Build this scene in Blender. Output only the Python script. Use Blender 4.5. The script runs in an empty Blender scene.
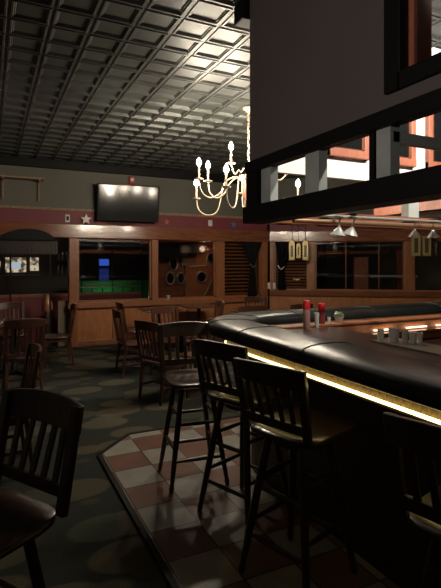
import bpy, math, random
from mathutils import Vector, Matrix
random.seed(4)
PI = math.pi
col = bpy.context.scene.collection
R = math.radians

# ------------------------------------------------------------------ materials
def nm(name, base=(.5,.5,.5), rough=.5, metal=0, spec=.5, emit=None, es=0, coat=0):
    m = bpy.data.materials.new(name); m.use_nodes = True
    b = m.node_tree.nodes['Principled BSDF']
    b.inputs['Base Color'].default_value = (*base, 1)
    b.inputs['Roughness'].default_value = rough
    b.inputs['Metallic'].default_value = metal
    b.inputs['Specular IOR Level'].default_value = spec
    b.inputs['Coat Weight'].default_value = coat
    b.inputs['Coat Roughness'].default_value = .12
    if emit:
        b.inputs['Emission Color'].default_value = (*emit, 1); b.inputs['Emission Strength'].default_value = es
    return m
def ramp(nt, fac, stops):
    r = nt.nodes.new('ShaderNodeValToRGB'); e = r.color_ramp.elements
    while len(e) < len(stops): e.new(.5)
    for i, (p, c) in enumerate(stops): e[i].position = p; e[i].color = (*c, 1)
    nt.links.new(fac, r.inputs[0]); return r.outputs[0]
def coords(nt, scale=(1,1,1), kind='Object'):
    t = nt.nodes.new('ShaderNodeTexCoord'); mp = nt.nodes.new('ShaderNodeMapping')
    mp.inputs['Scale'].default_value = scale
    nt.links.new(t.outputs[kind], mp.inputs[0]); return mp.outputs[0]
def wood(name, c1, c2, rough=.4, scale=(2,2,14), coat=0, n=4.0, spec=.5):
    m = nm(name, c1, rough, coat=coat, spec=spec); nt = m.node_tree; b = nt.nodes['Principled BSDF']
    no = nt.nodes.new('ShaderNodeTexNoise'); no.inputs['Scale'].default_value = n
    no.inputs['Detail'].default_value = 6; no.inputs['Distortion'].default_value = .6
    nt.links.new(coords(nt, scale), no.inputs['Vector'])
    nt.links.new(ramp(nt, no.outputs['Fac'], [(.3, c1), (.7, c2)]), b.inputs['Base Color'])
    bp = nt.nodes.new('ShaderNodeBump'); bp.inputs['Strength'].default_value = .08; bp.inputs['Distance'].default_value = .01
    nt.links.new(no.outputs['Fac'], bp.inputs['Height']); nt.links.new(bp.outputs[0], b.inputs['Normal'])
    return m
def mottled(name, c1, c2, rough, n=3, bump=.1, metal=0, spec=.5):
    m = nm(name, c1, rough, metal, spec); nt = m.node_tree; b = nt.nodes['Principled BSDF']
    no = nt.nodes.new('ShaderNodeTexNoise'); no.inputs['Scale'].default_value = n; no.inputs['Detail'].default_value = 5
    nt.links.new(coords(nt), no.inputs['Vector'])
    nt.links.new(ramp(nt, no.outputs['Fac'], [(.3, c1), (.7, c2)]), b.inputs['Base Color'])
    bp = nt.nodes.new('ShaderNodeBump'); bp.inputs['Strength'].default_value = bump; bp.inputs['Distance'].default_value = .01
    nt.links.new(no.outputs['Fac'], bp.inputs['Height']); nt.links.new(bp.outputs[0], b.inputs['Normal'])
    return m
M = {}
M['orange_wood'] = wood('orange_wood', (.36,.13,.045), (.48,.19,.07), .45, (6,6,1.2))
M['beam_wood'] = wood('beam_wood', (.17,.06,.03), (.27,.10,.05), .2, (1.2,3,8), n=2.5, coat=.8)
M['post_wood'] = wood('post_wood', (.26,.095,.04), (.36,.14,.06), .4, (8,8,1.5))
M['chair_wood'] = wood('chair_wood', (.050,.020,.014), (.085,.032,.020), .28, (4,4,2), coat=.3)
M['stool_wood'] = wood('stool_wood', (.022,.013,.010), (.040,.022,.015), .30, (4,4,2), coat=.25)
M['fg_wood'] = wood('fg_wood', (.022,.012,.009), (.045,.020,.014), .30, (4,4,2), coat=.2)
M['counter_wood'] = wood('counter_wood', (.035,.017,.012), (.07,.030,.020), .28, (2,10,2), coat=.15)
M['red_wood'] = wood('red_wood', (.36,.12,.07), (.48,.17,.10), .4, (6,6,2))
M['table_wood'] = wood('table_wood', (.10,.05,.035), (.15,.075,.05), .2, (3,8,2), coat=.4)
M['dark_panel'] = wood('dark_panel', (.022,.014,.011), (.035,.022,.016), .5, (6,6,1.2))
M['padded'] = mottled('padded_vinyl', (.008,.010,.009), (.013,.016,.014), .32, 14, .12, spec=.28)
M['black'] = nm('black', (.006,.006,.006), .6, spec=.25)
M['black_gloss'] = nm('black_gloss', (.01,.011,.012), .12)
M['cloth_black'] = nm('cloth_black', (.012,.011,.011), .9, spec=.1)
M['olive'] = mottled('olive_paint', (.115,.108,.088), (.14,.13,.108), .7, 1.5, .05)
M['burgundy'] = mottled('burgundy_paint', (.17,.030,.040), (.20,.04,.05), .6, 2, .05)
M['border'] = mottled('border_paper', (.34,.24,.15), (.22,.13,.08), .7, 30, .05)
M['brown_paint'] = mottled('brown_paint', (.125,.100,.094), (.135,.108,.10), .75, 2, .03)
M['white_paint'] = mottled('white_paint', (.80,.80,.77), (.84,.83,.80), .6, 2, .02)
M['grey_paint'] = mottled('grey_paint', (.36,.38,.36), (.46,.48,.45), .5, 6, .1)
M['tin'] = mottled('pressed_tin', (.050,.054,.050), (.085,.090,.083), .40, 2.2, .05, metal=.35)
M['cream_metal'] = nm('cream_metal', (.50,.40,.29), .4)
M['turned_wood'] = wood('turned_wood', (.40,.16,.10), (.5,.22,.14), .35, (6,6,2))
M['gold'] = nm('gold', (.50,.38,.16), .4, .3)
M['white'] = nm('white', (.7,.68,.62), .5)
M['red'] = nm('red_plastic', (.50,.015,.02), .3)
M['steel'] = nm('steel', (.42,.40,.36), .3, .8)
M['brass'] = nm('brass', (.45,.26,.15), .3, .7)
M['chrome'] = nm('chrome', (.75,.74,.70), .2, .7)
M['green'] = nm('green_paint', (.02,.20,.06), .6)
M['tan'] = mottled('tan_cloth', (.20,.15,.10), (.25,.19,.13), .8, 8)
M['lime'] = mottled('lime_green', (.20,.42,.18), (.45,.62,.35), .5, 60)
M['bulb'] = nm('lit_bulb', (1,.9,.7), emit=(1,.87,.68), es=330)
M['led'] = nm('led_tape', (1,.9,.6), emit=(1,.74,.27), es=3.0)
M['led_back'] = nm('shelf_lamp', (1,.85,.6), emit=(1,.74,.48), es=3.5)
M['blue_screen'] = nm('blue_screen', (0,0,0), emit=(.05,.16,.85), es=.45)
M['pale_screen'] = nm('lit_screen', (0,0,0), emit=(.45,.55,.65), es=.45)
M['warm_panel'] = nm('lit_cream_panel', (0,0,0), emit=(.75,.55,.32), es=.32)
_nt = M['warm_panel'].node_tree; _no = _nt.nodes.new('ShaderNodeTexNoise'); _no.inputs['Scale'].default_value = 9; _no.inputs['Detail'].default_value = 3
_nt.links.new(coords(_nt), _no.inputs['Vector']); _nt.links.new(ramp(_nt, _no.outputs['Fac'], [(.40,(.12,.08,.05)), (.56,(1,.85,.6))]), _nt.nodes['Principled BSDF'].inputs['Emission Color'])
M['lens'] = nm('spot_lens', (1,1,1), emit=(1,.93,.82), es=10)

def glassy(name, tint=(1,1,1), gl=.10, rough=.03, keep=.75):
    m = bpy.data.materials.new(name); m.use_nodes = True; nt = m.node_tree; nt.nodes.clear()
    o = nt.nodes.new('ShaderNodeOutputMaterial'); mx = nt.nodes.new('ShaderNodeMixShader')
    t = nt.nodes.new('ShaderNodeBsdfTransparent'); g = nt.nodes.new('ShaderNodeBsdfGlossy')
    t.inputs[0].default_value = (*[keep*c for c in tint], 1); g.inputs['Color'].default_value = (*tint, 1)
    g.inputs['Roughness'].default_value = rough; mx.inputs[0].default_value = gl
    nt.links.new(t.outputs[0], mx.inputs[1]); nt.links.new(g.outputs[0], mx.inputs[2]); nt.links.new(mx.outputs[0], o.inputs[0])
    return m
M['glass'] = glassy('window_glass', gl=.07, keep=.85)
M['glassware'] = glassy('glassware', gl=.30, rough=.08, keep=.75)
M['pale_glass'] = nm('pale_glass', (.72,.66,.56), .25)
M['frost'] = nm('frosted_glass', (.75,.73,.68), .25); M['frost'].node_tree.nodes['Principled BSDF'].inputs['Transmission Weight'].default_value = .45

def carpet():
    m = nm('carpet', rough=.95, spec=.1); nt = m.node_tree; b = nt.nodes['Principled BSDF']
    v = nt.nodes.new('ShaderNodeTexVoronoi'); v.inputs['Scale'].default_value = 1; v.inputs['Randomness'].default_value = .8
    mp = coords(nt, (2.0, 3.2, 1)); nt.links.new(mp, v.inputs['Vector'])
    v2 = nt.nodes.new('ShaderNodeTexNoise'); v2.inputs['Scale'].default_value = 90; nt.links.new(coords(nt), v2.inputs['Vector'])
    mask = ramp(nt, v.outputs['Distance'], [(.47,(1,1,1)), (.52,(0,0,0))])
    sp = nt.nodes.new('ShaderNodeSeparateColor'); nt.links.new(v.outputs['Color'], sp.inputs[0])
    peb = ramp(nt, sp.outputs[0], [(.0,(.115,.10,.070)), (.35,(.080,.088,.065)), (.65,(.125,.10,.072)), (1,(.072,.080,.062))])
    mix = nt.nodes.new('ShaderNodeMix'); mix.data_type = 'RGBA'
    nt.links.new(mask, mix.inputs[0]); mix.inputs[6].default_value = (.042,.046,.040,1); nt.links.new(peb, mix.inputs[7])
    mul = nt.nodes.new('ShaderNodeMix'); mul.data_type = 'RGBA'; mul.blend_type = 'MULTIPLY'; mul.inputs[0].default_value = .6
    nt.links.new(mix.outputs[2], mul.inputs[6]); nt.links.new(ramp(nt, v2.outputs['Fac'], [(.3,(.6,.6,.6)), (.7,(1.2,1.2,1.2))]), mul.inputs[7])
    nt.links.new(mul.outputs[2], b.inputs['Base Color'])
    return m
M['carpet'] = carpet()
def tiles():
    m = nm('checker_tile', rough=.3); nt = m.node_tree; b = nt.nodes['Principled BSDF']
    mp = coords(nt); mp.node.inputs['Location'].default_value = (-.85, -3.88+.3*20, .05)
    mp.node.inputs['Scale'].default_value = (1, 1, 0)
    ck = nt.nodes.new('ShaderNodeTexChecker'); ck.inputs['Scale'].default_value = 1/.3
    ck.inputs['Color2'].default_value = (.36,.345,.31,1); ck.inputs['Color1'].default_value = (.22,.115,.09,1)
    nt.links.new(mp, ck.inputs['Vector'])
    no = nt.nodes.new('ShaderNodeTexNoise'); no.inputs['Scale'].default_value = 7; nt.links.new(coords(nt), no.inputs['Vector'])
    mul = nt.nodes.new('ShaderNodeMix'); mul.data_type = 'RGBA'; mul.blend_type = 'MULTIPLY'; mul.inputs[0].default_value = .5
    nt.links.new(ck.outputs[0], mul.inputs[6]); nt.links.new(ramp(nt, no.outputs['Fac'], [(.3,(.7,.7,.7)), (.7,(1.1,1.1,1.1))]), mul.inputs[7])
    br = nt.nodes.new('ShaderNodeTexBrick'); br.offset = 0; br.inputs['Scale'].default_value = 1
    br.inputs['Brick Width'].default_value = .3; br.inputs['Row Height'].default_value = .3; br.inputs['Mortar Size'].default_value = .005
    br.inputs['Mortar'].default_value = (.03,.027,.024,1)
    nt.links.new(mp, br.inputs['Vector']); nt.links.new(mul.outputs[2], br.inputs['Color1']); nt.links.new(mul.outputs[2], br.inputs['Color2'])
    nt.links.new(br.outputs['Color'], b.inputs['Base Color'])
    return m
M['tile'] = tiles()

# ------------------------------------------------------------------ mesh builder
class MB:
    def __init__(s): s.v = []; s.f = []
    def add(s, vs, fs):
        n = len(s.v); s.v += [tuple(v) for v in vs]; s.f += [tuple(i+n for i in f) for f in fs]; return s
    def box(s, a, b):
        (x0,y0,z0),(x1,y1,z1) = a, b
        return s.add([(x0,y0,z0),(x1,y0,z0),(x1,y1,z0),(x0,y1,z0),(x0,y0,z1),(x1,y0,z1),(x1,y1,z1),(x0,y1,z1)],
            [(0,3,2,1),(4,5,6,7),(0,1,5,4),(1,2,6,5),(2,3,7,6),(3,0,4,7)])
    def bar(s, p, q, w, d, side=(1,0,0), w2=None, d2=None):
        p, q = Vector(p), Vector(q); a = (q-p).normalized(); u = Vector(side); u = (u - a*u.dot(a)).normalized(); t = a.cross(u)
        w2 = w if w2 is None else w2; d2 = d if d2 is None else d2
        vs = []
        for c, ww, dd in ((p,w,d),(q,w2,d2)):
            for i, j in ((-1,-1),(1,-1),(1,1),(-1,1)): vs.append(c + u*(i*ww/2) + t*(j*dd/2))
        return s.add(vs, [(0,3,2,1),(4,5,6,7),(0,1,5,4),(1,2,6,5),(2,3,7,6),(3,0,4,7)])
    def tube(s, pts, r, n=10, cap=True):
        pts = [Vector(p) for p in pts]; rr = r if isinstance(r, (list,tuple)) else [r]*len(pts)
        vs, fs = [], []; prev = None
        for i, p in enumerate(pts):
            d = (pts[min(i+1,len(pts)-1)] - pts[max(i-1,0)]).normalized()
            if prev is None:
                up = Vector((0,0,1)) if abs(d.z) < .9 else Vector((1,0,0)); u = (up - d*up.dot(d)).normalized()
            else: u = (prev - d*prev.dot(d)).normalized()
            prev = u; t = d.cross(u)
            for k in range(n):
                a = 2*PI*k/n; vs.append(p + (u*math.cos(a) + t*math.sin(a))*rr[i])
        for i in range(len(pts)-1):
            for k in range(n): fs.append((i*n+k, i*n+(k+1)%n, (i+1)*n+(k+1)%n, (i+1)*n+k))
        if cap: fs += [tuple(range(n))[::-1], tuple(range((len(pts)-1)*n, len(pts)*n))]
        return s.add(vs, fs)
    def lathe(s, prof, c=(0,0,0), n=20):
        vs, fs = [], []
        for r, z in prof:
            for k in range(n): a = 2*PI*k/n; vs.append((c[0]+r*math.cos(a), c[1]+r*math.sin(a), c[2]+z))
        for i in range(len(prof)-1):
            for k in range(n): fs.append((i*n+k, i*n+(k+1)%n, (i+1)*n+(k+1)%n, (i+1)*n+k))
        fs += [tuple(range(n))[::-1], tuple(range((len(prof)-1)*n, len(prof)*n))]
        return s.add(vs, fs)
    def prism(s, poly, z0, z1):           # poly in x,y
        n = len(poly)
        return s.add([(x,y,z0) for x,y in poly] + [(x,y,z1) for x,y in poly],
            [tuple(range(n))[::-1], tuple(range(n,2*n))] + [(i,(i+1)%n,n+(i+1)%n,n+i) for i in range(n)])
    def plate(s, poly, o, u, w, d):       # poly in the plane (u,w), thickness d along u x w
        o, u, w = Vector(o), Vector(u), Vector(w); nn = u.cross(w).normalized(); n = len(poly)
        return s.add([o+u*a+w*b for a,b in poly] + [o+u*a+w*b+nn*d for a,b in poly],
            [tuple(range(n))[::-1], tuple(range(n,2*n))] + [(i,(i+1)%n,n+(i+1)%n,n+i) for i in range(n)])
    def sweep(s, path, prof, close=True): # prof = (offset, z); path = [(point2, normal2)]
        m = len(prof); vs, fs = [], []
        for p, nn in path:
            for o, z in prof: vs.append((p[0]+nn[0]*o, p[1]+nn[1]*o, z))
        for i in range(len(path)-1):
            for k in range(m if close else m-1): fs.append((i*m+k, i*m+(k+1)%m, (i+1)*m+(k+1)%m, (i+1)*m+k))
        if close: fs += [tuple(range(m))[::-1], tuple(range((len(path)-1)*m, len(path)*m))]
        return s.add(vs, fs)
    def build(s, name, mat, parent=None, loc=(0,0,0), rz=0, smooth=False, bevel=0, sub=0):
        me = bpy.data.meshes.new(name); me.from_pydata(s.v, [], s.f); me.validate(); 
        import bmesh
        bm = bmesh.new(); bm.from_mesh(me); bmesh.ops.recalc_face_normals(bm, faces=bm.faces); bm.to_mesh(me); bm.free()
        me.materials.append(M[mat] if isinstance(mat, str) else mat)
        o = bpy.data.objects.new(name, me); col.objects.link(o); o.location = loc; o.rotation_euler.z = rz
        if parent: o.parent = parent
        if smooth:
            me.polygons.foreach_set('use_smooth', [True]*len(me.polygons))
            me.set_sharp_from_angle(angle=R(50))
        if bevel:
            b = o.modifiers.new('bevel', 'BEVEL'); b.width = bevel; b.segments = 2; b.limit_method = 'ANGLE'
        if sub:
            b = o.modifiers.new('sub', 'SUBSURF'); b.levels = sub; b.render_levels = sub
        return o
def tag(o, label=None, cat=None, group=None, kind=None):
    for k, v in (('label',label),('category',cat),('group',group),('kind',kind)):
        if v: o[k] = v
    return o
def empty(name, loc, rz=0):
    o = bpy.data.objects.new(name, None); col.objects.link(o); o.location = loc; o.rotation_euler.z = rz; o.empty_display_size = .1; return o
def copy_tree(o, parent=None):
    kids = [c for c in bpy.data.objects if c.parent == o]
    c = o.copy(); col.objects.link(c); c.parent = parent
    for ch in kids: copy_tree(ch, c)
    return c
def struct(mb, name, mat, **k): return tag(mb.build(name, mat, **k), kind='structure')

# ------------------------------------------------------------------ room shell
CH = 3.5; WY = 9.25
struct(MB().box((-2.1,-3.1,-.1),(12,15,0)), 'floor', 'carpet')
tp = [(.83,-3),(.83,3.95),(1.17,4.3),(6.5,4.3),(6.5,-3)]
struct(MB().prism(tp, 0, .012), 'floor_tile', 'tile')
e = MB()
for a, b in ((tp[0],tp[1]),(tp[1],tp[2]),(tp[2],tp[3])):
    e.bar((a[0]-.008,a[1]+.008,.008),(b[0]-.008,b[1]+.008,.008), .03, .018, side=(0,0,1)) if False else e.bar((a[0]-.012,a[1]+.01,.009),(b[0]-.012,b[1]+.01,.009), .018, .035, side=(0,0,1))
struct(e, 'trim_1', 'black')
# pressed tin ceiling
def ceiling_panels():
    v = []; f = []; pitch = .305; x0, y0 = -2.0, -3.0
    for i in range(46):
        for j in range(60):
            X, Y = x0+i*pitch, y0+j*pitch*.96
            if Y > 14.5 or (Y > 9.1 and X > 8): continue
            w, h = pitch, pitch*.96; rings = [(0,0),(.012,0),(.016,-.008),(.030,-.008),(.036,.002),(.044,.002),(.050,.010)]
            n = len(v)
            for a, z in rings:
                for (sx, sy) in ((0,0),(1,0),(1,1),(0,1)):
                    v.append((X+a+(w-2*a)*sx, Y+a+(h-2*a)*sy, CH+z))
            for r in range(len(rings)-1):
                for k in range(4): f.append((n+r*4+k, n+(r+1)*4+k, n+(r+1)*4+(k+1)%4, n+r*4+(k+1)%4))
            f.append(tuple(n+len(rings)*4-4+k for k in (3,2,1,0)))
    v2 = len(v)
    mb = MB(); mb.v = v; mb.f = f
    mb.box((-2.1,-3.1,CH+.04),(12,15,CH+.15)); return mb
struct(ceiling_panels(), 'ceiling', 'tin')
struct(MB().box((-2.1,-3.1,0),(-2.0,15,CH+.05)), 'wall_left', 'olive')
struct(MB().box((-2,-3.1,0),(12,-3.0,CH+.05)), 'wall_behind', 'olive')
struct(MB().box((11.9,-3,0),(12,15,CH+.05)), 'wall_far_right', 'olive')
struct(MB().box((-2,14.9,0),(12,15,CH+.05)), 'wall_next_room', 'dark_panel')

# back partition along Y = 9.25, corner at x = 5.7, then the angled run to the right
CX = 5.72
ANG = math.atan2(-.6, .8)
class Run:                # local x along the wall, y into the wall (away from room), z up
    def __init__(s, loc, rz): s.loc = loc; s.rz = rz
RB = dict(loc=(0, WY, 0), rz=0)
RR = dict(loc=(CX, WY, 0), rz=ANG)
# upper wall, burgundy band, paper border, ceiling cove
struct(MB().box((-2,.05,2.56),(CX,.15,CH+.05)), 'wall_back', 'olive', **RB)
struct(MB().box((-2,.04,2.28),(CX,.16,2.58)), 'wall_back_band', 'burgundy', **RB)
struct(MB().box((-2,.02,2.565),(CX,.06,2.61)), 'trim_2', 'border', **RB)
struct(MB().box((-2,-.0,3.33),(CX,.1,3.5)), 'trim_3', 'black', bevel=.02, **RB)
struct(MB().box((-2,-.07,2.05),(CX-.02,.12,2.31)), 'trim_4', 'beam_wood', bevel=.012, **RB)
RL = 7.7
struct(MB().box((0.03,.05,2.56),(RL,.15,CH+.05)), 'wall_right', 'olive', **RR)
struct(MB().box((0.03,.04,2.28),(RL,.16,2.58)), 'wall_right_band', 'burgundy', **RR)
struct(MB().box((0.03,.02,2.565),(RL,.06,2.61)), 'trim_5', 'border', **RR)
struct(MB().box((0.03,-.07,2.05),(RL,.12,2.29)), 'trim_6', 'beam_wood', bevel=.012, **RR)
# wainscot
w = MB().box((1.35,.02,0),(CX,.13,.72))
w.box((-2,.02,0),(.0,.13,2.06))
struct(w, 'wall_back_wainscot', 'orange_wood', **RB)
struct(MB().box((1.35,-.01,0),(CX-.02,.02,.10)), 'baseboard_back', 'post_wood', bevel=.006, **RB)
st = MB()
for x in (1.42, 2.2, 3.0, 3.75, 4.5, 5.2): st.box((x-.035,0,.10),(x+.035,.02,.72))
struct(st, 'trim_7', 'post_wood', bevel=.004, **RB)
struct(MB().box((1.33,-.06,.72),(CX-.03,.14,.83)), 'trim_8', 'post_wood', bevel=.01, **RB)
struct(MB().box((0.03,.02,0),(RL,.13,.86)), 'wall_right_wainscot', 'orange_wood', **RR)
struct(MB().box((0.03,-.05,.84),(RL,.14,.96)), 'trim_9', 'beam_wood', bevel=.01, **RR)
struct(MB().box((0.03,-.01,0),(RL,.02,.10)), 'baseboard_right', 'post_wood', bevel=.006, **RR)
# posts
n = 10
for run, zb, lst in ((RB, 0, [(0,.13),(1.35,1.51)]), (RB, .8, [(2.96,3.08),(4.40,4.60),(5.54,5.69)]), (RR, .92, [(0.04,.14),(.90,1.05),(2.95,3.15),(5.2,5.4)])):
    for a, b in lst:
        struct(MB().box((a,-.035,zb),(b,.13,2.07)), f'trim_{n}', 'post_wood', bevel=.008, **run); n += 1
# panes of glass
def window(i, run, a, b, z0, z1=2.07, bars=()):
    f = MB()
    for p, q in (((a,.03,z0),(b,.09,z0+.035)), ((a,.03,z1-.035),(b,.09,z1)), ((a,.03,z0),(a+.03,.09,z1)), ((b-.03,.03,z0),(b,.09,z1))): f.box(p, q)
    for x in bars: f.box((x-.006,.045,z0),(x+.006,.075,z1))
    o = struct(f, f'window_{i}', 'post_wood', **run)
    MB().box((a,.055,z0),(b,.062,z1)).build('pane', 'glass', o)
window(1, RB, 1.51, 2.96, .83); window(2, RB, 3.08, 4.40, .83)
window(3, RB, 4.60, 5.54, .83); window(4, RR, .14, .90, .96)
window(5, RR, 1.05, 2.95, .96, bars=(1.72, 2.42)); window(6, RR, 3.15, 5.2, .96)
# louvred shutters behind the two corner windows
def shutter(run, a, b, z0, z1, label):
    t = tag(empty('louvered_shutter', run['loc'], run['rz']), label, 'shutter', 'louvered shutters at the corner')
    f = MB()
    for p, q in (((a,.17,z0),(a+.05,.21,z1)), ((b-.05,.17,z0),(b,.21,z1)), ((a,.17,z0),(b,.21,z0+.04)), ((a,.17,z1-.04),(b,.21,z1))): f.box(p, q)
    f.build('frame', 'post_wood', t)
    nsl = 15
    for k in range(nsl):
        z = z0+.07+(z1-z0-.14)*k/(nsl-1)
        MB().bar((a+.05,.19,z),(b-.05,.19,z), .035, .008, side=(0,-.35,1)).build('slat', 'orange_wood', t)
    MB().box((a,.24,z0),(b,.25,z1)).build('backing', 'black', t)
shutter(RB, 4.6, 5.54, .83, 2.06, 'wooden louvered shutter left of the corner post, half hidden by a dark drape')
shutter(RR, .14, .90, .96, 2.06, 'wooden louvered shutter right of the corner post, behind the gold lanterns')
# drapes
def drape(run, top0, top1, xk, zk, x0, x1, zb, label, name='window_drape'):
    t = tag(empty(name, run['loc'], run['rz']), label, 'curtain', 'black drapes at the corner')
    mb = MB(); N = 22; rows = []
    zs = [2.05 + (zk-2.05)*k/10 for k in range(11)] + [zk + (zb-zk)*k/6 for k in range(1,7)]
    for r, z in enumerate(zs):
        if r <= 10:
            q = (r/10)**.85; a = top0+(xk-.05-top0)*q; b = top1+(xk+.05-top1)*q
        else:
            q = (r-10)/6; a = xk-.05+(x0-xk+.05)*q; b = xk+.05+(x1-xk-.05)*q
        rows.append([(a+(b-a)*k/N, -.05 + .018*math.sin(k*2.3), z) for k in range(N+1)])
    vs = [p for r in rows for p in r]; W = N+1
    fs = [(i*W+k, i*W+k+1, (i+1)*W+k+1, (i+1)*W+k) for i in range(len(rows)-1) for k in range(N)]
    mb.add(vs, fs); o = mb.build('cloth', 'cloth_black', t, smooth=True)
    s = o.modifiers.new('solid', 'SOLIDIFY'); s.thickness = .012
    MB().tube([(xk-.07,-.07,zk+.06),(xk,-.085,zk-.02),(xk+.08,-.075,zk+.05)], .010).build('tieback', 'chrome', t, smooth=True)['label'] = 'pale metal tieback'
drape(RB, 4.98, 5.55, 5.28, 1.50, 5.17, 5.40, .84, 'black gathered drape hanging left of the corner post')
drape(RR, .16, .66, .30, 1.45, .22, .40, .97, 'black gathered drape hanging right of the corner post')
for x, s in ((.02,'left'), (.14,'right')):
    tag(MB().box((x-.03,-.05,.99),(x+.03,-.038,1.13)).build('wall_plate', 'white', bevel=.004, **RR), f'small white plate on the corner post, {s} one of two', 'wall plate', 'white plates at the corner')

# things on the upper back wall
def star(x, z, r, mat, label, run=RB, y=.03):
    poly = [(math.sin(k*PI/5)*(r if k%2==0 else r*.42), math.cos(k*PI/5)*(r if k%2==0 else r*.42)) for k in range(10)]
    mb = MB().plate(poly, (x,y-.02,z), (1,0,0), (0,0,1), -.0+.02)
    return tag(mb.build('wall_star', mat, **run), label, 'star decoration')
M['star_white'] = nm('star_white', (.85,.75,.66), .5); M['star_red'] = nm('star_red', (.5,.12,.08), .5); M['star_blue'] = nm('star_blue', (.12,.16,.30), .5)
star(1.66, 2.41, .11, 'star_white', 'white star standing on the wooden beam left of the television', y=.0)
star(3.28, 2.42, .07, 'star_red', 'small dull red star on the burgundy band right of the television')
star(4.83, 2.42, .09, 'star_blue', 'small blue star on the burgundy band near the corner')
o = tag(empty('wall_switch', (1.33, WY+.04, 2.42)), 'white wall switch plate on the burgundy band left of the white star', 'switch')
MB().box((-.04,-.012,-.07),(.04,0,.07)).build('plate', 'white', o, bevel=.004); MB().box((-.022,-.02,-.04),(.022,-.01,.04)).build('rocker', 'black', o)
tag(MB().box((4.23,-.0,2.37),(4.32,.04,2.50)).build('thermostat', 'white', bevel=.01, **RB), 'white thermostat box on the burgundy band right of the television', 'thermostat')
o = tag(empty('alarm_beacon', (2.55, WY, 3.22)), 'small red alarm beacon above the television', 'alarm')
MB().box((-.05,-.03,-.07),(.05,.05,.07)).build('body', 'red', o, bevel=.01); MB().box((-.035,-.05,-.02),(.035,-.03,.04)).build('lens', 'white', o, bevel=.008)
o = tag(empty('wall_shelf', (.42, WY, 3.08)), 'narrow empty shelf on brackets high on the olive wall', 'shelf')
MB().box((-.75,-.2,0),(.47,.05,.03)).build('board', 'border', o)
for x in (-.2, .40):
    MB().box((x-.015,-.18,-.03),(x+.015,.05,0)).box((x-.015,.01,-.36),(x+.015,.05,0)).build('bracket', 'border', o)
# television
o = tag(empty('television', (2.44, WY-.18, 2.74), R(-4)), 'black flat television mounted on the olive wall above the beam', 'television')
o.rotation_euler.x = R(7)
MB().box((-.6,-.03,-.35),(.6,.03,.35)).build('housing', 'black', o, bevel=.008)
M['tv_screen'] = nm('tv_screen', (.02,.022,.024), .12)
MB().box((-.57,-.034,-.31),(.57,-.028,.33)).build('screen', 'tv_screen', o)
MB().box((-.12,.03,-.12),(.12,.21,.12)).build('wall_mount', 'black', o)
tag(MB().tube([(2.05,-.06,2.40),(2.1,-.09,2.36),(2.25,-.09,2.34),(2.4,-.09,2.35),(2.6,-.08,2.37),(2.7,-.02,2.42)], .008).build('power_cable', 'black', smooth=True, **RB), 'black cable drooping below the television onto the beam', 'cable')

# ------------------------------------------------------------------ hanging canopy over the bar (part of the building)
PX = 1.7
wl = MB()
wl.box((PX,1.62,2.31),(PX+.15,3.0,CH)).box((PX,-2.9,2.31),(PX+.15,1.62,2.47)).box((PX,-2.9,3.3),(PX+.15,1.62,CH)).box((PX,-2.9,2.47),(PX+.15,.2,3.3))
struct(wl, 'wall_canopy', 'brown_paint')
struct(MB().box((PX+.15,2.95,2.26),(5.3,3.0,CH)), 'wall_canopy_end', 'white_paint')
# dark rails
struct(MB().box((PX-.03,-2.9,2.24),(PX+.04,3.03,2.32)), 'trim_30', 'black', bevel=.006)
struct(MB().box((PX-.04,-2.9,1.88),(PX+.12,3.04,2.0)), 'trim_31', 'black', bevel=.006)
struct(MB().box((PX+.12,2.9,1.88),(5.3,3.04,1.98)), 'trim_32', 'beam_wood', bevel=.006)
struct(MB().box((PX-.06,3.0,3.36),(2.6,3.14,CH)), 'trim_33', 'black', bevel=.01)
struct(MB().box((PX-.02,2.87,1.98),(PX+.11,3.02,2.32)), 'trim_34', 'black')
for i, (y0, y1, mt) in enumerate(((2.72,2.84,'grey_paint'),(2.20,2.33,'grey_paint'),(1.66,1.75,'grey_paint'),(1.765,1.80,'black'),(.5,.62,'grey_paint'))):
    struct(MB().box((PX+.0,y0,1.98),(PX+.06,y1,2.30)), f'trim_{35+i}', mt)
struct(MB().box((3.20,2.92,1.97),(3.32,3.0,2.28)), 'trim_40', 'grey_paint')
struct(MB().box((PX+.02,1.66,2.17),(5.2,1.70,2.22)), 'trim_41', 'grey_paint')
# window opening in the canopy front with black casing and red jamb
wf = MB()
for a, b in (((1.58,2.39),(1.68,3.35)),): wf.box((PX-.025,a[0],a[1]),(PX+.02,b[0],b[1]))
wf.box((PX-.025,.15,2.39),(PX+.02,1.60,2.47)); wf.box((PX-.025,.15,3.27),(PX+.02,1.60,3.35)); wf.box((PX-.025,.12,2.39),(PX+.02,.2,3.35))
cw = struct(wf, 'window_7', 'black', bevel=.006)
j = MB(); j.box((PX+.035,1.585,2.47),(PX+.19,1.622,3.3)).box((PX+.035,1.555,2.47),(PX+.06,1.585,3.3)); j.box((PX+.05,.2,2.462),(PX+.17,1.6,2.475))
j.build('jamb', 'red_wood', cw, bevel=.004)
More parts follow.
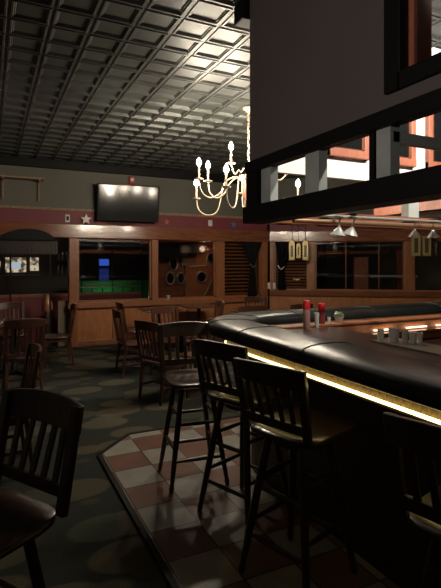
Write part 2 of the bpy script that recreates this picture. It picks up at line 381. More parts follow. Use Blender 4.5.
# red framed windows on the white end wall
def red_window(i, x0, x1, z0, z1):
    f = MB(); t = .055; y = 2.95
    for p, q in (((x0,y-.04,z0),(x0+t,y,z1)), ((x1-t,y-.04,z0),(x1,y,z1)), ((x0,y-.045,z0),(x1,y,z0+t+.01)), ((x0,y-.04,z1-t),(x1,y,z1))): f.box(p, q)
    o = struct(f, f'window_{i}', 'red_wood', bevel=.006)
    g = MB()
    for p, q in (((x0+t,y-.03,z0+t),(x0+t+.02,y-.01,z1-t)), ((x1-t-.02,y-.03,z0+t),(x1-t,y-.01,z1-t)), ((x0+t,y-.03,z0+t),(x1-t,y-.01,z0+t+.02)), ((x0+t,y-.03,z1-t-.02),(x1-t,y-.01,z1-t))): g.box(p, q)
    g.build('sash', 'beam_wood', o)
    MB().box((x0+t,y-.02,z0+t),(x1-t,y-.006,z1-t)).build('pane', 'black_gloss', o)
red_window(8, 2.36, 2.76, 2.42, 3.12); red_window(9, 2.88, 3.28, 2.41, 3.12); red_window(10, 3.43, 3.83, 2.41, 3.12); red_window(11, 4.0, 4.4, 2.41, 3.12)
# dropped burgundy soffit beyond the canopy
struct(MB().box((4.6,3.1,2.30),(4.75,4.75,CH)), 'wall_soffit', 'burgundy')
struct(MB().box((4.57,3.1,2.2),(4.78,4.75,2.30)), 'trim_42', 'red_wood')
struct(MB().box((4.56,3.1,2.42),(4.60,4.75,2.48)), 'trim_43', 'black')

# spot lights on a track inside the canopy
t = tag(empty('track_light', (2.9, 1.2, CH)), 'track of spot lamps inside the canopy, aimed at its white end wall', 'lamp')
MB().box((-.7,-.02,-.05),(.9,.02,-.014)).build('track', 'black', t)
for x in (-.5, .1, .7):
    hd = MB().tube([(x,0,-.05),(x,0,-.12)], .012).tube([(x,-.05,-.14),(x,.08,-.165)], .035).build('spot_head', 'black', t)
    MB().tube([(x,.08,-.165),(x,.085,-.166)], .03).build('lens', 'lens', hd)
    l = bpy.data.lights.new('spot', 'SPOT'); l.energy = 75; l.spot_size = R(100); l.spot_blend = .6; l.color = (1,.93,.82); l.shadow_soft_size = .04
    lo = bpy.data.objects.new('spot_lamp', l); col.objects.link(lo); lo.location = (2.9+x, 1.32, CH-.22)
    lo.rotation_euler = (Vector((2.9+x*1.6, 2.95, 2.75)) - Vector(lo.location)).to_track_quat('-Z','Y').to_euler()

# ------------------------------------------------------------------ the bar
def barpath():
    P = [((1.65,-2.6),(-1,0)), ((1.65,-1),(-1,0))] + [((1.65, -1+k*.5),(-1,0)) for k in range(1,8)] + [((1.65,3.0),(-1,0))]
    cx, cy, r = 2.2, 3.05, .55
    for k in range(0, 11):
        a = PI - k*PI/20; P.append(((cx+r*math.cos(a), cy+r*math.sin(a)), (math.cos(a), math.sin(a))))
    for k in range(1, 9): P.append(((2.2+k*.45, 3.6),(0,1)))
    return P
BP = barpath()
bar = tag(empty('bar_counter', (1.8, 1.5, .012)), 'long dark bar with a black padded armrest turning the corner and a lit strip below', 'bar')
def bb(mb, name, mat, **k):
    o = mb.build(name, mat, **k); o.parent = bar; o.location = (-1.8,-1.5,-.012); return o
prof = []
for k in range(18):
    a = 2*PI*k/18; c, s = math.cos(a), math.sin(a)
    prof.append((.20*math.copysign(abs(c)**.75, c), 1.09 + (.072 if s > 0 else .05)*math.copysign(abs(s)**.7, s)))
bb(MB().sweep(BP, prof), 'armrest', 'padded', smooth=True)
sm = MB()                                  # stitched seams across the padding
def arcpt(i, f): 
    (p, n), (q, m) = BP[i], BP[i+1]; return ((p[0]+(q[0]-p[0])*f, p[1]+(q[1]-p[1])*f), (n[0]+(m[0]-n[0])*f, n[1]+(m[1]-n[1])*f))
for i, f in ((3,.2),(5,.3),(7,.1),(8,.5),(12,0),(16,0),(20,.5),(22,.5),(24,.5)):
    p, nn = arcpt(i, f)
    sm.tube([(p[0]+nn[0]*o, p[1]+nn[1]*o, z+.001) for o, z in prof[0:10]], .004, 6)
bb(sm, 'seam', 'padded')
bb(MB().sweep(BP, [(-.15,.0),(-.15,1.04),(-.19,1.04),(-.19,.0)]), 'front_panel', 'dark_panel')
# ribbed valance
vb = MB(); acc = []
def dense(path, step):
    out = []
    for i in range(len(path)-1):
        (p,n),(q,m) = path[i], path[i+1]; L = math.hypot(q[0]-p[0], q[1]-p[1]); K = max(1, int(L/step))
        for k in range(K): f = k/K; out.append(((p[0]+(q[0]-p[0])*f, p[1]+(q[1]-p[1])*f), (n[0]+(m[0]-n[0])*f, n[1]+(m[1]-n[1])*f)))
    out.append(path[-1]); return out
dp = dense(BP[2:21], .010); vp = [((p[0]+n[0]*(.035+.010*math.sin(i*1.3)), p[1]+n[1]*(.035+.010*math.sin(i*1.3))), n) for i, (p, n) in enumerate(dp)]
M['valance'] = nm('valance', (.20,.145,.065), .6)
bb(MB().sweep(vp, [(0,.955),(0,1.045),(-.02,1.045),(-.02,.955)]), 'valance', 'valance')
bb(MB().sweep(BP[2:21], [(.060,.962),(.060,.975),(.048,.975),(.048,.962)]), 'light_strip', 'led')
bb(MB().sweep(BP, [(.045,.945),(.045,.958),(-.16,.958),(-.16,.945)]), 'batten', 'dark_panel')
# counter top
inner = [(p[0]-n[0]*.17, p[1]-n[1]*.17) for p, n in BP]
poly = inner + [(5.8,3.1),(2.5,3.1),(2.5,-2.6)]
bb(MB().prism(poly, 1.03, 1.075), 'countertop', 'counter_wood')
bb(MB().box((2.46,-2.6,0.012),(2.5,3.1,1.03)).box((2.5,3.10,0.012),(5.8,3.14,1.03)), 'inner_panel', 'counter_wood')
bb(MB().box((2.5,3.1,1.075),(5.8,3.24,1.092)).box((2.0,3.1,1.075),(2.5,3.24,1.092)), 'ledge', 'post_wood', bevel=.004)
bb(MB().box((2.5,3.085,.90),(5.8,3.10,1.06)), 'fascia', 'post_wood')
bb(MB().box((2.26,-2.6,1.075),(2.49,2.38,1.086)), 'drip_mat', 'steel')
bb(MB().box((2.6,2.7,.86),(5.8,3.1,.89)), 'speed_shelf', 'counter_wood')
for k in range(6):
    bb(MB().box((2.95+k*.38,3.058,1.012),(3.2+k*.38,3.07,1.020)), 'shelf_lamp', 'led_back')
bb(MB().box((2.85,2.99,.985),(5.7,3.085,.998)), 'lamp_ledge', 'counter_wood')

CT = 1.075
def bottle(x, y, h, label, body, r=.028):
    t = tag(empty('condiment_bottle', (x,y,CT)), label, 'bottle', 'red capped bottles on the bar')
    MB().lathe([(r*.9,0),(r,.01),(r,h*.72),(r*.9,h*.76)]).build('body', body, t, smooth=True)
    MB().lathe([(r*1.05,h*.70),(r*1.08,h*.96),(r*.85,h)]).build('cap', 'red', t, smooth=True)['label'] = 'red cap'
M['pink'] = nm('pink_sauce', (.30,.16,.14), .3); M['darkred'] = nm('dark_red_sauce', (.20,.03,.03), .3)
bottle(2.23, 3.04, .225, 'tallest red-capped bottle on the bar corner, pinkish body', 'pink')
bottle(2.47, 3.16, .185, 'shorter red-capped bottle on the bar corner, dark red body', 'darkred')
def tumbler(x, y, r, h, label, z=CT, mat='glassware', group='tumblers'):
    mb = MB().lathe([(r*.8,0),(r,h),(r*.9,h),(r*.7,.008)], n=16)
    return tag(mb.build('tumbler', mat, loc=(x,y,z), smooth=True), label, 'glass', group)
tumbler(2.36, 3.08, .020, .12, 'clear glass shaker between the two red-capped bottles', mat='frost', group=None)
tumbler(2.53, 3.14, .016, .07, 'tiny clear glass right of the shorter red-capped bottle', mat='frost', group=None)
o = tag(empty('garnish_cup', (2.66, 3.17, CT+.017)), 'small glass cup of green lime wedges on the bar', 'cup')
MB().lathe([(.025,0),(.045,.055),(.04,.055),(.02,.006)], n=16).build('cup', 'frost', o, smooth=True)
g = MB()
for k in range(7):
    a = k*.9; g.lathe([(.004,-.014),(.016,-.006),(.016,.006),(.004,.014)], (.024*math.cos(a), .024*math.sin(a), .062+.006*(k%3)), 8)
g.build('lime_wedges', 'lime', o, smooth=True)
gl = 'pale rocks glasses on the drip mat'
GZ = 1.086
for k, (x, y, r, h, mt, lb) in enumerate(((2.31,2.34,.022,.075,'pale_glass','pale glass at the left end of the glasses on the drip mat'),
        (2.355,2.27,.036,.088,'pale_glass','largest round pale glass mug on the drip mat'),
        (2.40,2.22,.020,.08,'frost','clear glass behind the largest mug on the drip mat'),
        (2.415,2.17,.026,.07,'pale_glass','squat pale glass right of the largest mug'),
        (2.46,2.155,.020,.065,'pale_glass','pale glass at the right end of the glasses on the drip mat'))):
    tumbler(x, y, r, h, lb, GZ, mt, gl)

# stemware rack under the canopy
rk = tag(empty('stemware_rack', (3.0, 2.6, 1.925)), 'pale and brass pipe rack for stemware under the canopy beam', 'rack')
MB().tube([(-1.1,-.08,-.02),(2.0,-.08,-.02)], .012).build('rail', 'chrome', rk, smooth=True)
MB().tube([(-1.1,.14,-.035),(2.0,.14,-.035)], .018).build('rail', 'brass', rk, smooth=True)
for x in (-.75, .1, .95, 1.8):
    MB().box((x-.01,-.1,-.008),(x+.01,.32,.008)).build('bracket', 'black', rk)
def stem(x, y, label, mat, tilt=0, s=1):
    t = tag(empty('martini_glass', (x,y,1.90)), label, 'glass', 'upside down martini glasses on the rack')
    t.rotation_euler = (tilt, tilt*.6, 0); t.scale = (s,s,s)
    MB().lathe([(.036,.005),(.036,0),(.006,-.006),(.004,-.05),(.005,-.06),(.052,-.115),(.05,-.115),(.003,-.063)], n=20).build('bowl', mat, t, smooth=True)
    MB().lathe([(.037,.006),(.037,.0),(.01,-.004)], n=20).build('foot', 'frost', t, smooth=True)
stem(2.11, 2.50, 'frosty martini glass at the left of the bright cluster on the rack', 'frost', .12, 1.05)
stem(2.16, 2.57, 'frosty martini glass in the middle of the bright cluster on the rack', 'frost', -.08, 1.1)
stem(2.21, 2.47, 'frosty martini glass at the right of the bright cluster on the rack', 'frost', .25, 1.05)
stem(2.80, 2.50, 'clear martini glass hanging alone left of the gold lantern', 'glassware')
stem(2.99, 2.50, 'clear martini glass hanging at the right edge of the view', 'glassware')

# ------------------------------------------------------------------ hanging lanterns on the right wall
def lantern(s, zb, w, h, label, arch=True, y=-.30):
    t = tag(empty('gold_lantern', RR['loc'], ANG), label, 'lantern', 'gold lanterns by the right wall')
    f = MB()
    N = 8; out = [(-w/2,0),(w/2,0),(w/2,h)] + ([(w/2*math.cos(a), h+w*.55*math.sin(a)) for a in [PI*k/N for k in range(1,N)]] if arch else []) + [(-w/2,h)]
    f.plate(out, (s,y,zb), (1,0,0), (0,0,1), .012)
    f.plate(out, (s,y-.10,zb), (1,0,0), (0,0,1), .012)
    f.box((s-w/2,y-.1,zb-.015),(s+w/2,y+.01,zb)); f.box((s-w/2,y-.1,zb),(s-w/2+.012,y,zb+h)); f.box((s+w/2-.012,y-.1,zb),(s+w/2,y,zb+h))
    f.build('case', 'gold', t)
    M.setdefault('lantern_pane', nm('lantern_pane', (.10,.085,.05), .25))
    q = w*.22
    MB().box((s-q,y-.118,zb+.05),(s+q,y-.108,zb+h*.88)).build('pane', 'lantern_pane', t)
    MB().tube([(s,y-.05,zb+h+.05),(s,y-.05,2.40)], .006).tube([(s,y-.05,2.40),(s,.05,2.42)], .006).build('hanger', 'black', t)
    return t
lantern(.55, 1.66, .12, .34, 'arched gold lantern hanging at the left of three in front of the right shutter')
lantern(.69, 1.70, .09, .26, 'narrow gold lantern in the middle of three in front of the right shutter', y=-.2)
lantern(.84, 1.66, .12, .34, 'arched gold lantern at the right of three, nearest the window post')
lantern(3.10, 1.74, .17, .40, 'flat-topped gold lantern hanging in front of the right-hand window post', False)
lantern(3.32, 1.74, .17, .40, 'flat-topped gold lantern just right of the right-hand window post', False, y=-.22)
lantern(3.78, 1.76, .17, .40, 'flat-topped gold lantern at the right edge of the view', False)

# ------------------------------------------------------------------ chandelier
CC = Vector((2.87, 5.1)); ca, sa = math.cos(R(26)), math.sin(R(26))
ch = tag(empty('chandelier', (CC.x, CC.y, CH)), 'cream metal chandelier with curled arms and lit candle bulbs, hanging from the tin ceiling', 'chandelier')
MB().lathe([(.07,0),(.07,-.02),(.03,-.05),(.012,-.07)]).build('ceiling_rose', 'cream_metal', ch, smooth=True)
cm = MB()
for k in range(16):
    z = -.07-k*.04; a = k*PI/2
    cm.tube([(.012*math.cos(a),.012*math.sin(a),z),(-.012*math.cos(a),-.012*math.sin(a),z-.025),(.0,.0,z-.045)], .009, 8)
cm.build('chain', 'cream_metal', ch, smooth=True)
MB().lathe([(.012,-.70),(.03,-.72),(.02,-.76),(.035,-.80),(.05,-.84),(.065,-.90),(.06,-.96),(.07,-1.0),(.075,-1.08),(.045,-1.14),(.05,-1.17),(.02,-1.22),(.012,-1.25)], n=24).build('body', 'turned_wood', ch, smooth=True)
arms = [(-.65,.2,2.60),(-.6,-.2,2.78),(-.5,.12,2.81),(-.28,-.55,2.63),(-.22,-.27,2.95),(-.05,.55,2.72),(.65,.25,2.60),(.22,-.5,2.62),(.28,-.05,2.95),(.5,.1,2.93)]
for ax, ad, z in arms:
    wx, wy = ax*ca + ad*sa, ad*ca - ax*sa       # rotate the ring as it hangs
    L = math.hypot(wx, wy); u = (wx/L, wy/L); zz = z-CH
    def P(f, dz): return Vector((u[0]*L*f, u[1]*L*f, dz))
    base = -.92 if z < 2.9 else -.82
    drop = .40 if z < 2.9 else .30
    ctrl = [P(.06,base), P(.25,base+.06), P(.45,base+.0), P(.58,zz-drop+.05), P(.78,zz-drop-.01), P(.95,zz-drop+.06), P(1.0,zz-.20)]
    pts = []
    for i in range(len(ctrl)-1):
        p0, p1, p2, p3 = ctrl[max(i-1,0)], ctrl[i], ctrl[i+1], ctrl[min(i+2,len(ctrl)-1)]
        for k in range(6):
            q = k/6; pts.append(.5*((2*p1)+(p2-p0)*q+(2*p0-5*p1+4*p2-p3)*q*q+(3*p1-p0-3*p2+p3)*q**3))
    pts.append(ctrl[-1])
    a = MB().tube(pts, .0085, 8).build('arm', 'cream_metal', ch, smooth=True)
    MB().lathe([(.01,-.01),(.05,.0),(.055,.012),(.02,.008)], tuple(P(1,zz-.20)), 16).build('drip_pan', 'cream_metal', a, smooth=True)
    MB().lathe([(.012,0),(.012,.155)], tuple(P(1,zz-.19)), 12).build('candle', 'cream_metal', a, smooth=True)
    MB().lathe([(.012,-.035),(.028,-.012),(.026,.015),(.013,.042),(.002,.06)], tuple(P(1,zz)), 12).build('bulb', 'bulb', a, smooth=True)

# ------------------------------------------------------------------ chairs and stools (facing local +x)
def back(t, wood_m, z0, z1, hw, xb, lean, post_w=.045):
    # posts, crest, lower rail, five slats
    def X(z): return xb - lean*(z-z0)/(z1-z0)
    for s in (-1,1):
        MB().bar((X(z0),s*hw,z0),(X(z1-.03),s*(hw+.005),z1-.03), .028, post_w, side=(1,0,0)).build('back_post', wood_m, t, bevel=.006)
    N = 12; vs, fs = [], []
    for k in range(N+1):
        q = -1+2*k/N; y = q*(hw+.03); bow = -.035*(1-q*q); arch = .014*(1-q**2)
        for dx, z in ((-.012,z1-.125),(.012,z1-.125),(.012,z1-.03+arch),(-.012,z1-.03+arch)):
            vs.append((X(z)+bow+dx, y, z))
    for k in range(N):
        for i in range(4): fs.append((k*4+i, k*4+(i+1)%4, (k+1)*4+(i+1)%4, (k+1)*4+i))
    fs += [(0,1,2,3), tuple(N*4+i for i in (3,2,1,0))]
    MB().add(vs, fs).build('crest_rail', wood_m, t, bevel=.005)
    zr = z0+.07
    MB().bar((X(zr)-.01,-hw,zr),(X(zr)-.01,hw,zr), .022, .045, side=(1,0,0)).build('lower_rail', wood_m, t, bevel=.004)
    for k in range(5):
        y = (-1+.5*k)*hw*.66; q = y/hw
        MB().bar((X(zr)-.01,y,zr+.01),(X(z1-.12)-.035*(1-q*q),y,z1-.12), .012, .026, side=(1,0,0)).build('slat', wood_m, t, bevel=.003)
def seat(t, m, z, hw, x0, x1, th=.032):
    N, K = 12, 12; vs, fs = [], []
    def ring(zf, sc):
        out = []
        for k in range(32):
            a = 2*PI*k/32; c, s = math.cos(a), math.sin(a)
            x = (x0+x1)/2 + (x1-x0)/2*sc*math.copysign(abs(c)**.45, c); y = hw*sc*(1+.06*c)*math.copysign(abs(s)**.45, s)
            out.append((x, y, zf - (0 if sc > .8 else .0)))
        return out
    rings = [ring(z-th,.90), ring(z-th*.6,1.0), ring(z-.006,1.0), ring(z,.97), ring(z-.008,.7), ring(z-.012,.35)]
    vs = [p for r in rings for p in r]
    for i in range(len(rings)-1):
        for k in range(32): fs.append((i*32+k, i*32+(k+1)%32, (i+1)*32+(k+1)%32, (i+1)*32+k))
    fs += [tuple(range(32))[::-1], tuple(range(160,192))]
    MB().add(vs, fs).build('seat', m, t, smooth=True)
def make_chair(m):
    t = empty('dining_chair', (0,0,0))
    seat(t, m, .455, .215, -.20, .22)
    for s in (-1,1):
        MB().bar((.17,s*.17,.43),(.185,s*.185,0), .038, .038, w2=.028, d2=.028).build('leg', m, t, bevel=.006)
        MB().bar((-.175,s*.19,.44),(-.225,s*.195,0), .034, .042, w2=.028, d2=.03).build('leg', m, t, bevel=.006)
        MB().bar((.175,s*.178,.17),(-.205,s*.192,.17), .02, .028, side=(0,1,0)).build('stretcher', m, t, bevel=.003)
        MB().bar((.16,s*.165,.40),(-.17,s*.18,.40), .018, .05, side=(0,1,0)).build('apron', m, t)
    MB().bar((-.02,-.185,.17),(-.02,.185,.17), .02, .028, side=(1,0,0)).build('stretcher', m, t, bevel=.003)
    MB().bar((.165,-.17,.40),(.165,.17,.40), .018, .05, side=(1,0,0)).build('apron', m, t)
    back(t, m, .43, .95, .20, -.185, .085, .05)
    return t
def make_stool(m):
    t = empty('bar_stool', (0,0,0))
    seat(t, m, .755, .215, -.20, .285, .036)
    MB().lathe([(.13,.675),(.13,.70),(.09,.70),(.09,.735)], n=20).build('swivel', m, t, smooth=True)
    feet = {}
    for sx in (-1,1):
        for sy in (-1,1):
            a = Vector((sx*.105, sy*.105, .70)); b = Vector((sx*.205, sy*.205, 0)); feet[sx,sy] = (a, b)
            MB().tube([a, a.lerp(b,.5), a.lerp(b,.8), a.lerp(b,.93), a.lerp(b,.96), b], [.020,.021,.018,.015,.019,.013], 12).build('leg', m, t, smooth=True)
    def at(k, z): a, b = feet[k]; return a.lerp(b, (a.z-z)/a.z)
    for z, prs in ((.20,(((1,-1),(1,1)),((-1,-1),(-1,1)))), (.27,(((1,1),(-1,1)),((1,-1),(-1,-1)))), (.44,(((1,-1),(1,1)),((-1,-1),(-1,1)))), (.50,(((1,1),(-1,1)),((1,-1),(-1,-1))))):
        for p, q in prs: MB().tube([at(p,z), (at(p,z)+at(q,z))/2, at(q,z)], [.010,.014,.010], 8).build('rung', m, t, smooth=True)
    back(t, m, .745, 1.13, .19, -.175, .07, .042)
    return t
def place(proto, used, x, y, deg, label, cat, group, mat=None, z=0.0):
    o = copy_tree(proto) if used else proto
    o.location = (x,y,z); o.rotation_euler.z = R(deg); tag(o, label, cat, group)
    if mat:
        for c in [c for c in bpy.data.objects if c.parent == o]:
            c.data = c.data.copy(); c.data.materials.clear(); c.data.materials.append(M[mat])
    return o
ck = make_chair('chair_wood'); G1 = 'slat back dining chairs'
L = [(.95,7.80,180,'dark dining chair side-on beside the doorway post, facing the left table'),
     (.36,6.28,95,'dark slat-back dining chair seen from behind in front of the left table'),
     (.33,8.3,-85,'dark dining chair on the far side of the left table'),
     (.06,4.05,185,'dark chair at the left edge, between foreground chair and left table'),
     (2.22,7.85,0,'dark dining chair side-on below the television, against the panelled wall'),
     (1.88,6.66,0,'dark chair side-on with a shining seat, left of the middle table'),
     (2.44,6.58,-80,'dining chair with brightly lit back slats behind the middle table'),
     (1.86,5.30,20,'dark dining chair just left of the farthest bar stool'),
     (2.36,5.46,122,'reddish curved-back chair peeking over the bar corner'),
     (3.30,7.35,170,'dark chair by the small table below the round discs'),
     (3.70,6.62,80,'dark chair behind the bar, in front of the left shutter'),
     (4.62,7.75,-100,'dark chair behind the bar, below the corner post'),
     (4.50,6.55,95,'dark chair behind the bar, right of the corner post')]
for i, (x, y, a, lb) in enumerate(L): place(ck, i > 0, x, y, a, lb, 'chair', G1)
fg = make_stool('fg_wood'); place(fg, False, -.03, 1.74, 212, 'large black-brown slat-back bar stool in the left foreground, turned away from the bar', 'bar stool', None)
sk = make_stool('stool_wood'); G2 = 'slat back bar stools along the bar'
S = [(1.355,3.25,-98,'farthest bar stool, turned sideways at the bar corner'),
     (1.47,2.66,20,'second bar stool from the bar corner'),
     (1.42,2.01,18,'third bar stool from the bar corner, with its seat catching the strip light'),
     (1.44,1.00,14,'nearest bar stool, cut off by the lower right edge')]
for i, (x, y, a, lb) in enumerate(S): place(sk, i > 0, x, y, a, lb, 'bar stool', G2, z=.012)

# tables
def table(x, y, w, label, rnd=False, rz=0):
    t = tag(empty('dining_table', (x,y,0), rz), label, 'table', 'pedestal dining tables')
    if rnd: MB().lathe([(w-.01,.72),(w,.73),(w,.745),(w-.01,.75)], n=40).build('tabletop', 'table_wood', t, smooth=True)
    else: MB().box((-w,-w,.72),(w,w,.75)).build('tabletop', 'table_wood', t, bevel=.008)
    MB().lathe([(.05,.70),(.035,.66),(.035,.08),(.06,.05)], n=16).build('pedestal', 'black', t, smooth=True)
    f = MB()
    for k in range(4):
        a = k*PI/2+PI/4; f.bar((0,0,.055),(.3*math.cos(a),.3*math.sin(a),.015), .06, .05, side=(0,0,1), w2=.03)
    f.build('foot', 'black', t)
    MB().box((-.16,-.16,.70),(.16,.16,.72)).build('top_plate', 'black', t)
table(.32, 7.35, .48, 'round table at the left in front of the doorway', True)
table(2.78, 8.25, .32, 'square table against the panelled wall below the television')
table(2.35, 6.02, .24, 'square table in the middle, just beyond the bar corner')
table(3.72, 8.6, .34, 'small dark table below the round discs window')
table(4.20, 7.2, .34, 'table behind the bar near the shutters')
# small things on the sill/tables
tag(MB().lathe([(.035,0),(.04,.06),(.045,.065),(.045,.09)], n=14).build('candle_holder', 'frost', loc=(3.30,9.22,.83), smooth=True), 'small white candle holder on the sill right of the television window', 'candle holder')
o = tag(empty('floor_vase', (.98,9.36,0)), 'tall vase with a shiny curved reddish body standing in the doorway', 'vase')
MB().lathe([(.14,0),(.16,.02),(.05,.06),(.04,.5),(.05,.62),(.02,.66)], n=16).build('pedestal', 'dark_panel', o, smooth=True)
MB().lathe([(.05,.66),(.10,.74),(.08,.86),(.04,.96),(.06,1.0)], n=20).build('body', 'turned_wood', o, smooth=True)
# half wall and curtain in the doorway
struct(MB().box((-2,10.2,0),(3.0,10.3,.92)), 'wall_half', 'burgundy')
struct(MB().box((-2,10.18,.9),(3.0,10.32,.95)), 'trim_50', 'post_wood')
tag(MB().box((1.17,WY+.15,.0),(1.36,WY+.24,.86)).build('menu_stand', 'tan', bevel=.01), 'tan upright panel beside the doorway post', 'panel')

# ------------------------------------------------------------------ next room through the glass
ao = tag(empty('arched_canopy', (.64, 9.03, 0)), 'black arched canopy with a fringe over the doorway', 'canopy')
pl = [(-.50,2.0)] + [(-.42*math.cos(a), 2.0+.19*math.sin(a)) for a in [PI*k/14 for k in range(15)]] + [(.50,2.0),(.50,1.97),(-.50,1.97)]
MB().plate(pl, (0,.14,0), (1,0,0), (0,0,1), .14).build('hood', 'black', ao)
vv = MB()
for k in range(22): vv.box((-.5+k*.045,.0,1.74),(-.5+k*.045+.035,.02,1.99))
vv.build('fringe', 'dark_panel', ao)
for x in (-.30,.36): MB().box((x-.015,.04,0),(x+.015,.07,1.99)).build('post', 'black', ao)
cb = tag(empty('back_bar', (.9, 13.62, 0)), 'distant lit back bar with screens seen through the doorway', 'cabinet')
MB().box((-1.6,0,0),(1.42,.5,1.25)).box((-1.6,.45,1.25),(1.42,.5,2.4)).build('cabinet', 'dark_panel', cb)
for a, b, z0, z1 in ((-.95,-.62,1.42,1.62),(-.50,.02,1.32,1.72),(.12,.34,1.36,1.72)):
    MB().box((a,.40,z0),(b,.44,z1)).build('lit_panel', 'warm_panel', cb)
MB().box((-.38,.34,1.42),(-.12,.39,1.6)).build('screen', 'pale_screen', cb); MB().box((-.86,.34,1.46),(-.72,.39,1.58)).build('screen', 'pale_screen', cb)
MB().box((-.65,.1,1.14),(.15,.12,1.19)).build('shelf_edge', 'warm_panel', cb); MB().box((.25,.1,1.14),(.55,.12,1.19)).build('shelf_edge', 'warm_panel', cb)
for k in range(10):
    x = 1.73+.10*(k%5); z = 1.25 + (.40 if k > 4 else 0)
    b = MB().lathe([(.03,0),(.03,.16),(.012,.21),(.012,.28)], n=10).build('bottle', 'glassware', loc=(x,13.75,z), smooth=True)
    tag(b, ('bottle on the upper shelf of the distant back bar' if k > 4 else 'bottle on the counter of the distant back bar'), 'bottle', 'upper shelf bottles in the next room' if k > 4 else 'counter bottles in the next room')
MB().box((.75,0,1.62),(1.35,.3,1.65)).build('shelf', 'dark_panel', cb)
# green lit railing area
struct(MB().box((1.8,12.3,.3),(5.2,12.4,1.12)), 'wall_green', 'green')
rl = tag(empty('metal_railing', (2.9, 11.2, 0)), 'thin black railing in front of the green wall in the next room', 'railing')
for k in range(11):
    MB().box((-1.0+k*.24,0,0),(-.975+k*.24,.025,1.0 if k%3 else 2.2)).build('baluster', 'black', rl)
MB().box((-1.0,-.01,1.0),(1.45,.035,1.03)).build('rail', 'steel', rl)
MB().bar((-.9,-.03,1.08),(.3,-.03,1.14), .02, .02).build('rail', 'brass', rl)
l = bpy.data.lights.new('green_lamp', 'POINT'); l.energy = 2.5; l.color = (.35,1,.45); l.shadow_soft_size = .1
lo = bpy.data.objects.new('green_lamp', l); col.objects.link(lo); lo.location = (2.7,11.9,.7)
o = tag(empty('lit_screen', (2.86,13.2,0)), 'blue lit machine with a bright screen seen through the glass', 'machine')
MB().box((-.16,.01,0),(.16,.35,1.85)).build('cabinet', 'black', o)
MB().box((-.13,-.01,1.5),(.13,.01,1.68)).build('screen', 'blue_screen', o)
M['dim_blue'] = nm('dim_blue', (0,0,0), emit=(.02,.04,.28), es=.25)
MB().box((-.13,-.01,.9),(.13,.01,1.42)).build('lower_screen', 'dim_blue', o)
tag(MB().box((4.25,11.9,1.52),(4.65,11.95,1.60)).box((4.38,11.9,1.60),(4.5,11.95,1.67)).box((4.27,11.92,1.48),(4.3,11.97,3.45)).build('hanging_sign', 'blue_screen'), 'small blue lit sign seen through the glass by the window post', 'sign')
# reddish panel with discs
struct(MB().box((3.3,10.45,0),(5.6,10.55,2.1)), 'wall_disc_panel', 'beam_wood')
struct(MB().box((4.15,10.40,.4),(5.0,10.46,1.95)), 'wall_disc_door', 'post_wood')
def disc(x, z, r, label, sy=1):
    t = tag(empty('round_disc', (x,10.40,z)), label, 'disc', 'round dark discs on the wooden panel')
    vs = MB(); N = 28
    vs.tube([(0,.05,0),(0,-.02,0)], r, N); o = vs.build('disc', 'black_gloss', t, smooth=True); o.scale = (1,1,sy)
    ring = [(r*math.cos(2*PI*k/N), -.02, r*sy*math.sin(2*PI*k/N)) for k in range(N+1)]
    MB().tube(ring, .018, 8).build('rim', 'steel', t, smooth=True)
disc(4.82,1.70,.115,'round disc with pale rim, upper right of the panel')
disc(4.56,1.24,.125,'round disc with pale rim, low on the panel beside the slanting rod')
disc(3.85,1.56,.10,'tall oval disc at the upper left of the panel',1.5)
disc(3.77,1.22,.10,'tall oval disc at the lower left of the panel',1.4)
disc(4.03,1.22,.09,'oval disc at the lower middle of the panel',1.4)
tag(MB().tube([(4.62,10.35,.8),(5.0,10.3,1.55)], .012).build('slanting_rod', 'chrome', smooth=True), 'thin pale rod leaning across the wooden panel', 'rod')
tag(MB().tube([(4.25,10.3,1.48),(4.32,10.3,1.5),(4.66,10.3,1.52),(4.66,10.3,1.7)], .012).build('wall_rail', 'cream_metal', smooth=True), 'bent pale rail on the wooden panel left of the upper disc', 'rail')
tag(MB().box((4.05,10.36,1.5),(4.2,10.45,1.75)).build('notice_box', 'tan'), 'small tan box on the wooden panel', 'box')
tag(MB().box((3.3,9.9,1.78),(4.45,10.3,2.02)).box((3.4,9.86,1.7),(4.0,9.9,1.8)).build('ceiling_machine', 'black_gloss', bevel=.04), 'black glossy hood above the wooden panel', 'hood')
# beyond the right-hand glass
def beyond(s, d, z0, z1, w, dd, name, mat, label, cat):
    o = MB().box((s-w/2,d,z0),(s+w/2,d+dd,z1)).build(name, mat, bevel=.01, **RR); return tag(o, label, cat)
beyond(2.2, 1.6, 0, 1.72, .35, .3, 'brick_pillar', 'red_wood', 'reddish pillar standing beyond the right-hand window', 'pillar')
beyond(3.3, 2.4, 0, 1.9, .22, .3, 'wood_pillar', 'beam_wood', 'slim wooden pillar farther beyond the right-hand window', 'pillar')
beyond(3.0, 1.9, 1.2, 1.26, 1.2, .3, 'wall_ledge', 'grey_paint', 'grey ledge beyond the right-hand window', 'ledge')
beyond(1.5, 1.9, 0, 1.15, .35, .35, 'gaming_machine', 'black', 'dark cabinet beyond the window right of the corner', 'machine')

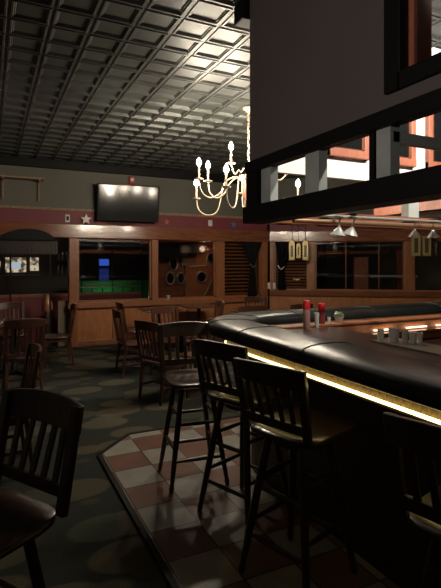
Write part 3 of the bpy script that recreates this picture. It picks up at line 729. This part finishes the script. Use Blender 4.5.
# ------------------------------------------------------------------ lights
def fill_pt(loc, e, c, r=.1):
    l = bpy.data.lights.new('lamp', 'POINT'); l.energy = e; l.color = c; l.shadow_soft_size = r
    o = bpy.data.objects.new('lamp', l); col.objects.link(o); o.location = loc
fill_pt((-.9,-1.2,2.6), 2.5, (1,.88,.75), .2)  # unseen fill added behind the viewer, no fixture
fill_pt((1.0, 12.0, 2.6), 6, (1,.75,.5)); fill_pt((4.4, 9.85, 1.9), 5, (1,.6,.4)); fill_pt((9.2, 9.2, 2.6), 5, (1,.7,.5))  # more added fill behind the partitions, bare points without fixtures
for x, y, z, e, lb in ((-1.86, .7, 2.1, 62, 'added half-round frosted fill lamp, out of view on the left wall beside the viewer'), (-1.86, 5.2, 2.1, 16, 'added half-round frosted fill lamp, out of view on the left wall near the tables')):  # sconces added out of view as fill, mainly to brighten the canopy front
    t = tag(empty('fill_sconce', (x-.14,y,z-.12)), lb, 'lamp')
    MB().box((0,-.05,-.1),(.02,.05,.1)).build('backplate', 'brass', t, bevel=.004)
    MB().lathe([(.02,-.02),(.06,.0),(.09,.06),(.085,.06),(.05,.01)], (.12,0,0), 20).build('shade', 'frost', t, smooth=True)
    l = bpy.data.lights.new('fill_sconce_light', 'SPOT'); l.energy = e; l.color = (1,.90,.82); l.spot_size = R(66); l.spot_blend = .8; l.shadow_soft_size = .06
    lo = bpy.data.objects.new('fill_sconce_light', l); col.objects.link(lo); lo.location = (x+.12,y,z+.02)
    lo.rotation_euler = (Vector((1.7,y+1.2,3.0)) - lo.location).to_track_quat('-Z','Y').to_euler()
w = bpy.data.worlds.new('world'); bpy.context.scene.world = w; w.use_nodes = True
w.node_tree.nodes['Background'].inputs[0].default_value = (.02,.02,.02,1); w.node_tree.nodes['Background'].inputs[1].default_value = 1

# ------------------------------------------------------------------ camera
c = bpy.data.cameras.new('camera'); co = bpy.data.objects.new('camera', c); col.objects.link(co)
co.location = (0,0,1.6); co.rotation_euler = (R(90), 0, R(-26))
c.sensor_fit = 'VERTICAL'; c.sensor_height = 36; c.sensor_width = 36; c.lens = 36*475/588; c.shift_y = -32/588
c.clip_start = .05
s = bpy.context.scene; s.camera = co
s.view_settings.view_transform = 'Standard'; s.view_settings.look = 'None'; s.view_settings.gamma = 1; s.view_settings.use_curve_mapping = False
s.view_settings.exposure = .75
